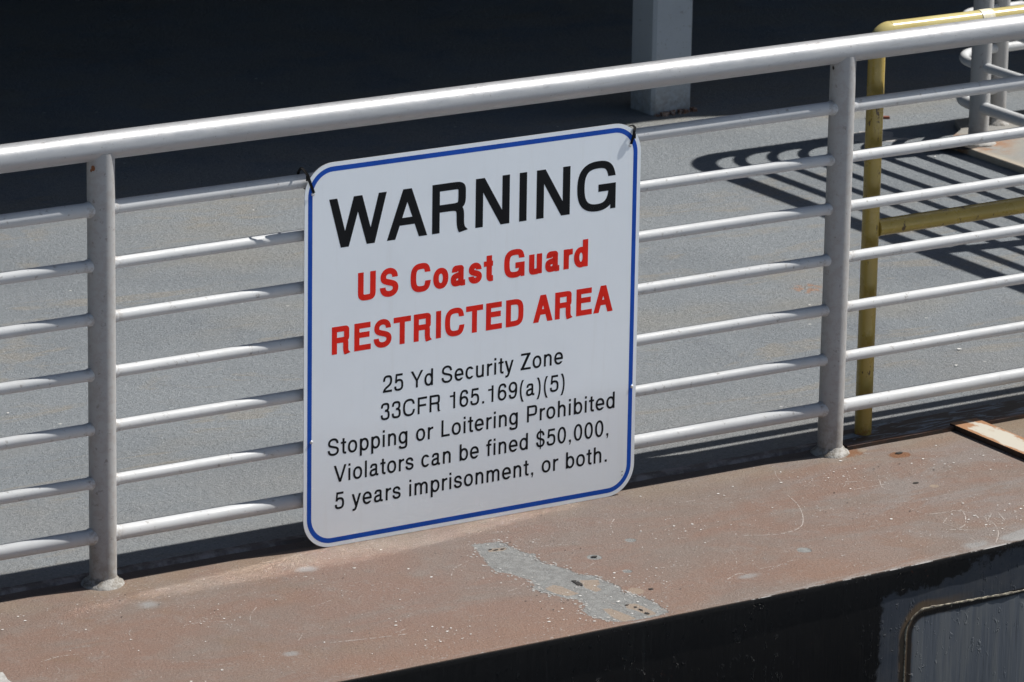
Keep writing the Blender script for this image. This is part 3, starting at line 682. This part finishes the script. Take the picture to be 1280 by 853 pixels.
def glyph(ch, t):
    th = t*.86; X = .73; a, b = t/2, th/2; o = .015; l = .09
    F = lambda s, **k: s.format(**k)
    def arch(x0, x1, top):   # shoulder of n, m, h
        cx = (x0+x1)/2+.02
        return stroke(f'M {x0} {top-.27} C {x0} {top-.12-b} {cx-.14} {top+o-b} {cx} {top+o-b} C {cx+.12} {top+o-b} {x1} {top-.10-b} {x1} {top-.26} L {x1} 0', t, th)
    if ch == ' ': return .387, []
    if ch == 'W':
        w = 1.31; x1, x2, x3 = .36, w/2, w-.36; d = t*1.04
        return w, diag(d/2, 1, x1, 0, d, d)+diag(x2, 1, x1, 0, d*1.05, d)+diag(x2, 1, x3, 0, d*1.05, d)+diag(w-d/2, 1, x3, 0, d, d)
    if ch == 'A':
        w = .93; d = t*1.10; g = diag(d/2, 0, w/2, 1, d, d*1.02)+diag(w-d/2, 0, w/2, 1, d, d*1.02)
        return w, g+rect(.235, .27, w-.235, .27+th)
    if ch == 'V':
        w = .93; d = t*1.08; return w, diag(d/2, 1, w/2, 0, d, d)+diag(w-d/2, 1, w/2, 0, d, d)
    if ch == 'Y':
        w = .93; d = t*1.18; return w, diag(d/2, 1, w/2, .40, d, t)+diag(w-d/2, 1, w/2, .40, d, t)+rect(w/2-a, 0, w/2+a, .42)
    if ch == 'N':
        w = 1.0; return w, rect(.10, 0, .10+t, 1)+rect(.90-t, 0, .90, 1)+[[(.10, 1), (.10+t*1.18, 1), (.90, 0), (.90-t*1.18, 0)]]
    if ch == 'I': return .387+t-.147, rect(.12, 0, .12+t, 1)
    if ch == 'R':
        g = rect(.10, 0, .10+t, 1)
        g += stroke(f'M {.1+t*.5} {1-b} L .60 {1-b} C .80 {1-b} {.88-a} .90 {.88-a} .735 C {.88-a} .57 .80 .495 .60 .495 L {.1+t*.5} .495', t, th)
        g += stroke(f'M .52 .495 C .76 .495 {.845-a} .42 {.845-a} .24 C {.845-a} .12 {.855-a} .05 {.905-a} 0', t, th, 'e')
        return 1.0, g
    if ch == 'G':
        g = stroke(f'M {.98-a} .68 C {.94-a} .88 .78 {1.02-b} .56 {1.02-b} C .25 {1.02-b} {.06+a} .80 {.06+a} .50 C {.06+a} .20 .25 {-.02+b} .54 {-.02+b} C .78 {-.02+b} {.99-a} .17 {.99-a} .47', t, th, 's')
        return 1.083, g+rect(.57, .53-th, .99, .53)+rect(.99-t*.72, 0, .99, .5)
    if ch == 'C':
        g = stroke(f'M {.94-a} .68 C {.90-a} .88 .74 {1.02-b} .54 {1.02-b} C .25 {1.02-b} {.06+a} .80 {.06+a} .50 C {.06+a} .20 .25 {-.02+b} .53 {-.02+b} C .76 {-.02+b} {.92-a} .14 {.96-a} .37', t, th, 'se')
        return 1.0, g
    if ch == 'U':
        return 1.0, stroke(f'M {.11+a} 1 L {.11+a} .36 C {.11+a} .12 .24 {-.02+b} .5 {-.02+b} C .76 {-.02+b} {.89-a} .12 {.89-a} .36 L {.89-a} 1', t, th)
    if ch == 'S': return .93, Sshape(.06, .87, -.02, 1.02, t, th)
    if ch == 'E': return .93, rect(.11, 0, .11+t, 1)+rect(.11, 1-th, .84, 1)+rect(.11, 0, .86, th)+rect(.11, .46, .80, .46+th)
    if ch == 'F': return .85, rect(.11, 0, .11+t, 1)+rect(.11, 1-th, .81, 1)+rect(.11, .44, .74, .44+th)
    if ch == 'L': return .774, rect(.11, 0, .11+t, 1)+rect(.11, 0, .73, th)
    if ch == 'T': return .85, rect(.425-a, 0, .425+a, 1)+rect(.03, 1-th, .82, 1)
    if ch == 'Z': return .85, rect(.06, 1-th, .78, 1)+rect(.04, 0, .81, th)+diag(.04+t*.75, th*.5, .78-t*.75, 1-th*.5, t*1.45)
    if ch == 'P':
        return .93, rect(.11, 0, .11+t, 1)+stroke(f'M {.11+a} {1-b} L .58 {1-b} C .78 {1-b} {.87-a} .88 {.87-a} .71 C {.87-a} .53 .78 .43 .58 .43 L {.11+a} .43', t, th)
    if ch == 'D':
        return 1.0, rect(.11, 0, .11+t, 1)+stroke(f'M {.11+a} {1-b} L .48 {1-b} C .78 {1-b} {.93-a} .80 {.93-a} .50 C {.93-a} .20 .78 {b} .48 {b} L {.11+a} {b}', t, th)
    if ch == 'o': return .774, ring(.05, .724, -o, X+o, t, th)
    if ch in 'bpdqg':
        st = (.09, .09+t) if ch in 'bp' else (.684-t, .684)
        x0, x1 = (.09, .735) if ch in 'bp' else (.04, .684)
        y0, y1 = {'b': (0, 1), 'd': (0, 1), 'p': (-.29, X), 'g': (0, X), 'q': (-.29, X)}[ch]
        g = ring(x0, x1, -o, X+o, t, th, 2.15)+rect(st[0], y0, st[1], y1)
        if ch == 'g':
            g = ring(x0, x1, .0, X+o, t, th, 2.15)+rect(st[0], -.03, st[1], X)
            g += stroke(f'M {.684-a} .02 C {.684-a} -.20 .56 {-.30+b} .37 {-.30+b} C .20 {-.30+b} .10 -.22 {.07+a} -.10', t, th, 'e')
        return .774, g
    if ch == 'n': return .774, rect(l, 0, l+t, X)+arch(l+a, .685-a, X)
    if ch == 'h': return .774, rect(l, 0, l+t, 1)+arch(l+a, .685-a, X)
    if ch == 'm': return 1.16, rect(l, 0, l+t, X)+arch(l+a, .58, X)+arch(.58, 1.07-a, X)
    if ch == 'u':
        return .774, rect(.685-t, 0, .685, X)+stroke(f'M {l+a} {X} L {l+a} .26 C {l+a} .08 .22 {-o+b} .36 {-o+b} C .55 {-o+b} {.685-a} .12 {.685-a} .28', t, th)
    if ch == 'r': return .464+t*.2, rect(l, 0, l+t, X)+stroke(f'M {l+a} .40 C {l+a} .58 .26 {X-b} {.46+t*.2} {X-b}', t, th)
    if ch == 'l': return .309+t-.12, rect(.095, 0, .095+t, 1)
    if ch == 'i': return .309+t-.12, rect(.095, 0, .095+t, X)+rect(.095, 1-th*1.1, .095+t, 1)
    if ch == 's': return .696, Sshape(.045, .65, -o, X+o, t, th)
    if ch == 't':
        return .387+t*.3, stroke(f'M {.14+a} {X+.20} L {.14+a} .20 C {.14+a} .05 {.22+a} {b-.01} {.37+t*.3} {b-.01}', t, th)+rect(.02, X-th*.9, .36+t*.3, X)
    if ch == 'f':
        return .387+t*.3, stroke(f'M {.13+a} 0 L {.13+a} .80 C {.13+a} .95 {.24+a} {1.0-b} {.38+t*.3} {1.0-b}', t, th)+rect(.02, X-th*.9, .37+t*.3, X)
    if ch == 'e':
        return .774, ring(.05, .724, -o, X+o, t, th, 2.2, 0, 322, 'e')+rect(.05+t*.6, .36-b, .724-t*.03, .36+b)
    if ch == 'c': return .696, ring(.045, .68, -o, X+o, t, th, 2.2, 40, 322, 'se')
    if ch == 'a':
        g = stroke(f'M {.09+a} .50 C {.10+a} .64 .22 {X+o-b} .36 {X+o-b} C .54 {X+o-b} {.62-a} .64 {.62-a} .53 L {.62-a} .16 C {.62-a} .06 {.67-a} {b*.9} {.74-a*.4} {b*.9}', t, th, 's')
        g += stroke(f'M {.62-a} .42 C .50 .37 .30 .40 .18 .32 C {.05+a-.02} .24 {.05+a-.02} {-o+b} .27 {-o+b} C .45 {-o+b} {.62-a} .11 {.62-a} .26', t, th)
        return .774, g
    if ch == 'y':
        w = .70; d = t*1.06
        return w, diag(d/2+.01, X, w/2-.01, 0, d, d)+diag(w-d/2-.01, X, w/2-.04, -.10, d, d*1.02)+stroke(f'M {w/2-.035} -.08 C {w/2-.08} -.22 {w/2-.14} {-.29+b} .07 {-.29+b+.01}', t, th)
    if ch == '0': return .774, ring(.06, .715, -o, 1+o, t, th, 2.15)
    if ch == '1': return .774, rect(.40, 0, .40+t, 1)+[[(.14, .70), (.40+a, .70), (.40+a, .70+th*.85), (.14, .70+th*.85)]]+diag(.40+a*.9, .78, .40+t*.75, 1, t*.95, t*.5)
    if ch == '2':
        g = stroke(f'M {.05+a} .65 C {.05+a} .88 .20 {1.01-b} .39 {1.01-b} C .58 {1.01-b} {.72-a} .88 {.72-a} .70 C {.72-a} .52 .58 .44 .40 .34 C .20 .23 {.06+a} .16 {.05+a} {th*.3}', t, th, 's')
        return .774, g+rect(.045, 0, .715, th)
    if ch == '3':
        g = stroke(f'M {.06+a} .70 C {.06+a} .90 .20 {1.01-b} .38 {1.01-b} C .56 {1.01-b} {.69-a} .90 {.69-a} .75 C {.69-a} .60 .56 .535 .36 .535', t, th, 's')
        g += stroke(f'M .36 .535 C .60 .535 {.72-a} .44 {.72-a} .28 C {.72-a} .10 .58 {-o+b} .38 {-o+b} C .18 {-o+b} {.05+a} .10 {.05+a} .30', t, th, 'e')
        return .774, g
    if ch == '5':
        g = rect(.15, 1-th, .67, 1)+diag(.15+t*.42, 1-th*.5, .10+t*.42, .46, t*.85)
        g += stroke(f'M {.09+a} .47 C .22 .62 .36 .64 .42 .62 C .60 .61 {.72-a} .50 {.72-a} .32 C {.72-a} .12 .56 {-o+b} .37 {-o+b} C .18 {-o+b} {.05+a} .08 {.05+a} .27', t, th, 'e')
        return .774, g
    if ch == '6':
        return .774, ring(.055, .72, -o, .645, t, th, 2.1)+stroke(f'M {.055+a} .32 C {.055+a} .80 .20 {1+o-b} .41 {1+o-b} C .56 {1+o-b} {.69-a} .90 {.70-a} .74', t, th, 'e')
    if ch == '9':
        return .774, ring(.055, .72, .355, 1+o, t, th, 2.1)+stroke(f'M {.72-a} .68 C {.72-a} .20 .58 {-o+b} .36 {-o+b} C .21 {-o+b} {.085+a} .10 {.075+a} .26', t, th, 'e')
    if ch == '$':
        return .774, Sshape(.055, .72, -.01, 1.0, t, th)+rect(.385-t*.28, -.12, .385+t*.28, 1.11)
    if ch == '(': return .464, stroke(f'M {.38-a*.6} 1.02 C .10 .72 .10 .06 {.38-a*.6} -.29', t*.85, th, 'se')
    if ch == ')': return .464, stroke(f'M {.08+a*.6} 1.02 C .36 .72 .36 .06 {.08+a*.6} -.29', t*.85, th, 'se')
    if ch == '.': return .387, rect(.12, 0, .12+t*1.08, th*1.1)
    if ch == ',': return .387, rect(.12, 0, .12+t*1.08, th*1.1)+diag(.12+t*.45, -.16, .12+t*.80, .02, t*.45, t*.6)
    raise KeyError(ch)
def line(text, u0, u1, base, cap, t, mat, track=0.0, label=None):
    gl = []; x = 0
    for ch in text:
        adv, g = glyph(ch, t); gl.append([[(px+x, py) for px, py in q] for q in g]); x += adv+track
    allp = [p[0] for g in gl for q in g for p in q]; lo, hi = min(allp), max(allp); sx = (u1-u0)/(hi-lo)
    for g in gl:
        if not g: continue
        vs, fs = [], []
        for i, q in enumerate(g):
            k = len(vs); ar = sum(q[j][0]*q[(j+1) % 4][1]-q[(j+1) % 4][0]*q[j][1] for j in range(4))
            if ar < 0: q = q[::-1]
            zoff = .00015+(i % 23)*.000006
            for px, py in q: vs.append((SX+u0+(px-lo)*sx, SY-zoff, SZ+base+py*cap))
            fs.append((k, k+1, k+2, k+3))
        obj('letter', (vs, fs), mat, sg)
    return sx/cap
TXT = [('WARNING', .0645, .845, .7115, .1165, .176, 'vinyl_black', .01, 'large black word WARNING'),
       ('US Coast Guard', .142, .7705, .5795, .0660, .248, 'vinyl_red', .015, 'red line US Coast Guard'),
       ('RESTRICTED AREA', .0735, .8435, .4605, .0655, .235, 'vinyl_red', .0, 'red line RESTRICTED AREA'),
       ('25 Yd Security Zone', .211, .7055, .350, .0405, .152, 'vinyl_black', .05, None),
       ('33CFR 165.169(a)(5)', .2055, .7115, .2845, .0405, .152, 'vinyl_black', .05, None),
       ('Stopping or Loitering Prohibited', .064, .8545, .2195, .0405, .152, 'vinyl_black', .05, None),
       ('Violators can be fined $50,000,', .0805, .8385, .1535, .0405, .152, 'vinyl_black', .05, None),
       ('5 years imprisonment, or both.', .0840, .8355, .0885, .0405, .152, 'vinyl_black', .05, None)]
for a_ in TXT: print('aspect', a_[0], round(line(*a_), 3))
def knob(name, u, v, r, h, mat, parent):
    vs, fs = [], []; n = 12
    for rr_, hh in ((r, 0), (r*.9, h*.6), (r*.5, h)):
        for k in range(n): vs.append((SX+u+rr_*math.cos(6.2832*k/n), SY-.0002-hh, SZ+v+rr_*math.sin(6.2832*k/n)))
    for i in range(2):
        for k in range(n): fs.append((i*n+k, i*n+(k+1) % n, (i+1)*n+(k+1) % n, (i+1)*n+k))
    fs.append(tuple(2*n+k for k in range(n)))
    return obj(name, (vs, fs), mat, parent, True)
knob('rivet', .0205, .260, .0042, .002, 'alu_edge', sg); knob('rivet', .9030, .265, .0042, .002, 'alu_edge', sg)
knob('eyelet', .0225, .846, .0048, .0012, 'alu_edge', sg); knob('eyelet', .8835, .858, .0048, .0012, 'alu_edge', sg)
knob('screw_mark', .880, .057, .0014, .0004, 'vinyl_black', sg); knob('screw_mark', .880, .048, .0014, .0004, 'vinyl_black', sg)

sg.rotation_euler = (-.003, 0, 0)   # leans back a little against the bars

# black cable ties through the sign's corners and round the top bar
def strap(pts, wd=.0066, tk=.0016):
    p = [Vector(q) for q in pts]; vs, fs = [], []
    for i, q in enumerate(p):
        d = (p[min(i+1, len(p)-1)]-p[max(i-1, 0)]).normalized(); ax = Vector((1, 0, 0)); s = (ax-d*ax.dot(d)).normalized(); nn = d.cross(s)
        for a1, a2 in ((-1, -1), (1, -1), (1, 1), (-1, 1)): vs.append(q+s*a1*wd/2+nn*a2*tk/2)
    for i in range(len(p)-1):
        for k in range(4): fs.append((4*i+k, 4*i+(k+1) % 4, 4*i+4+(k+1) % 4, 4*i+4+k))
    fs += [(3, 2, 1, 0), tuple(len(vs)-4+k for k in range(4))]
    return vs, fs
def tie(label, hole, over, tail):
    hx, hz = hole; ox, oz = over
    root = empty('cable_tie', (hx, SY, hz), label, 'cable tie', 'black cable ties holding the sign')
    loop = [(hx, SY-.0006, hz), (hx+(ox-hx)*.35, SY-.0022, hz+(oz-hz)*.35), (hx+(ox-hx)*.7, SY-.002, hz+(oz-hz)*.75), (ox, SY+.002, oz-.004), (ox, SY+.012, oz-.001),
            (ox+(hx-ox)*.2, .004, .8955), (ox+(hx-ox)*.4, .019, .878), (hx-(hx-ox)*.3, .016, .860), (hx, 0, .851), (hx, SY+.008, hz-.002), (hx, SY+.004, hz)]
    obj('strap', strap(loop), 'black_nylon', root)
    0 and obj('tail', strap([(ox, SY+.002, oz-.006), (ox+tail[0]*.5, SY, oz+tail[1]*.5), (ox+tail[0], SY+.002, oz+tail[1])], .0030, .0014), 'black_nylon', root)
    obj('head', box(ox-.0045+(hx-ox)*.35, ox+.0045+(hx-ox)*.35, SY-.0035, SY-.0003, oz-.030, oz-.018, .001), 'black_nylon', root)
tie('black cable tie through the upper left corner of the sign', (SX+.0225, .850), (SX-.0035, .911), (-.007, .012))
tie('black cable tie through the upper right corner of the sign', (SX+.8835, .862), (SX+.895, .905), (-.016, .018))
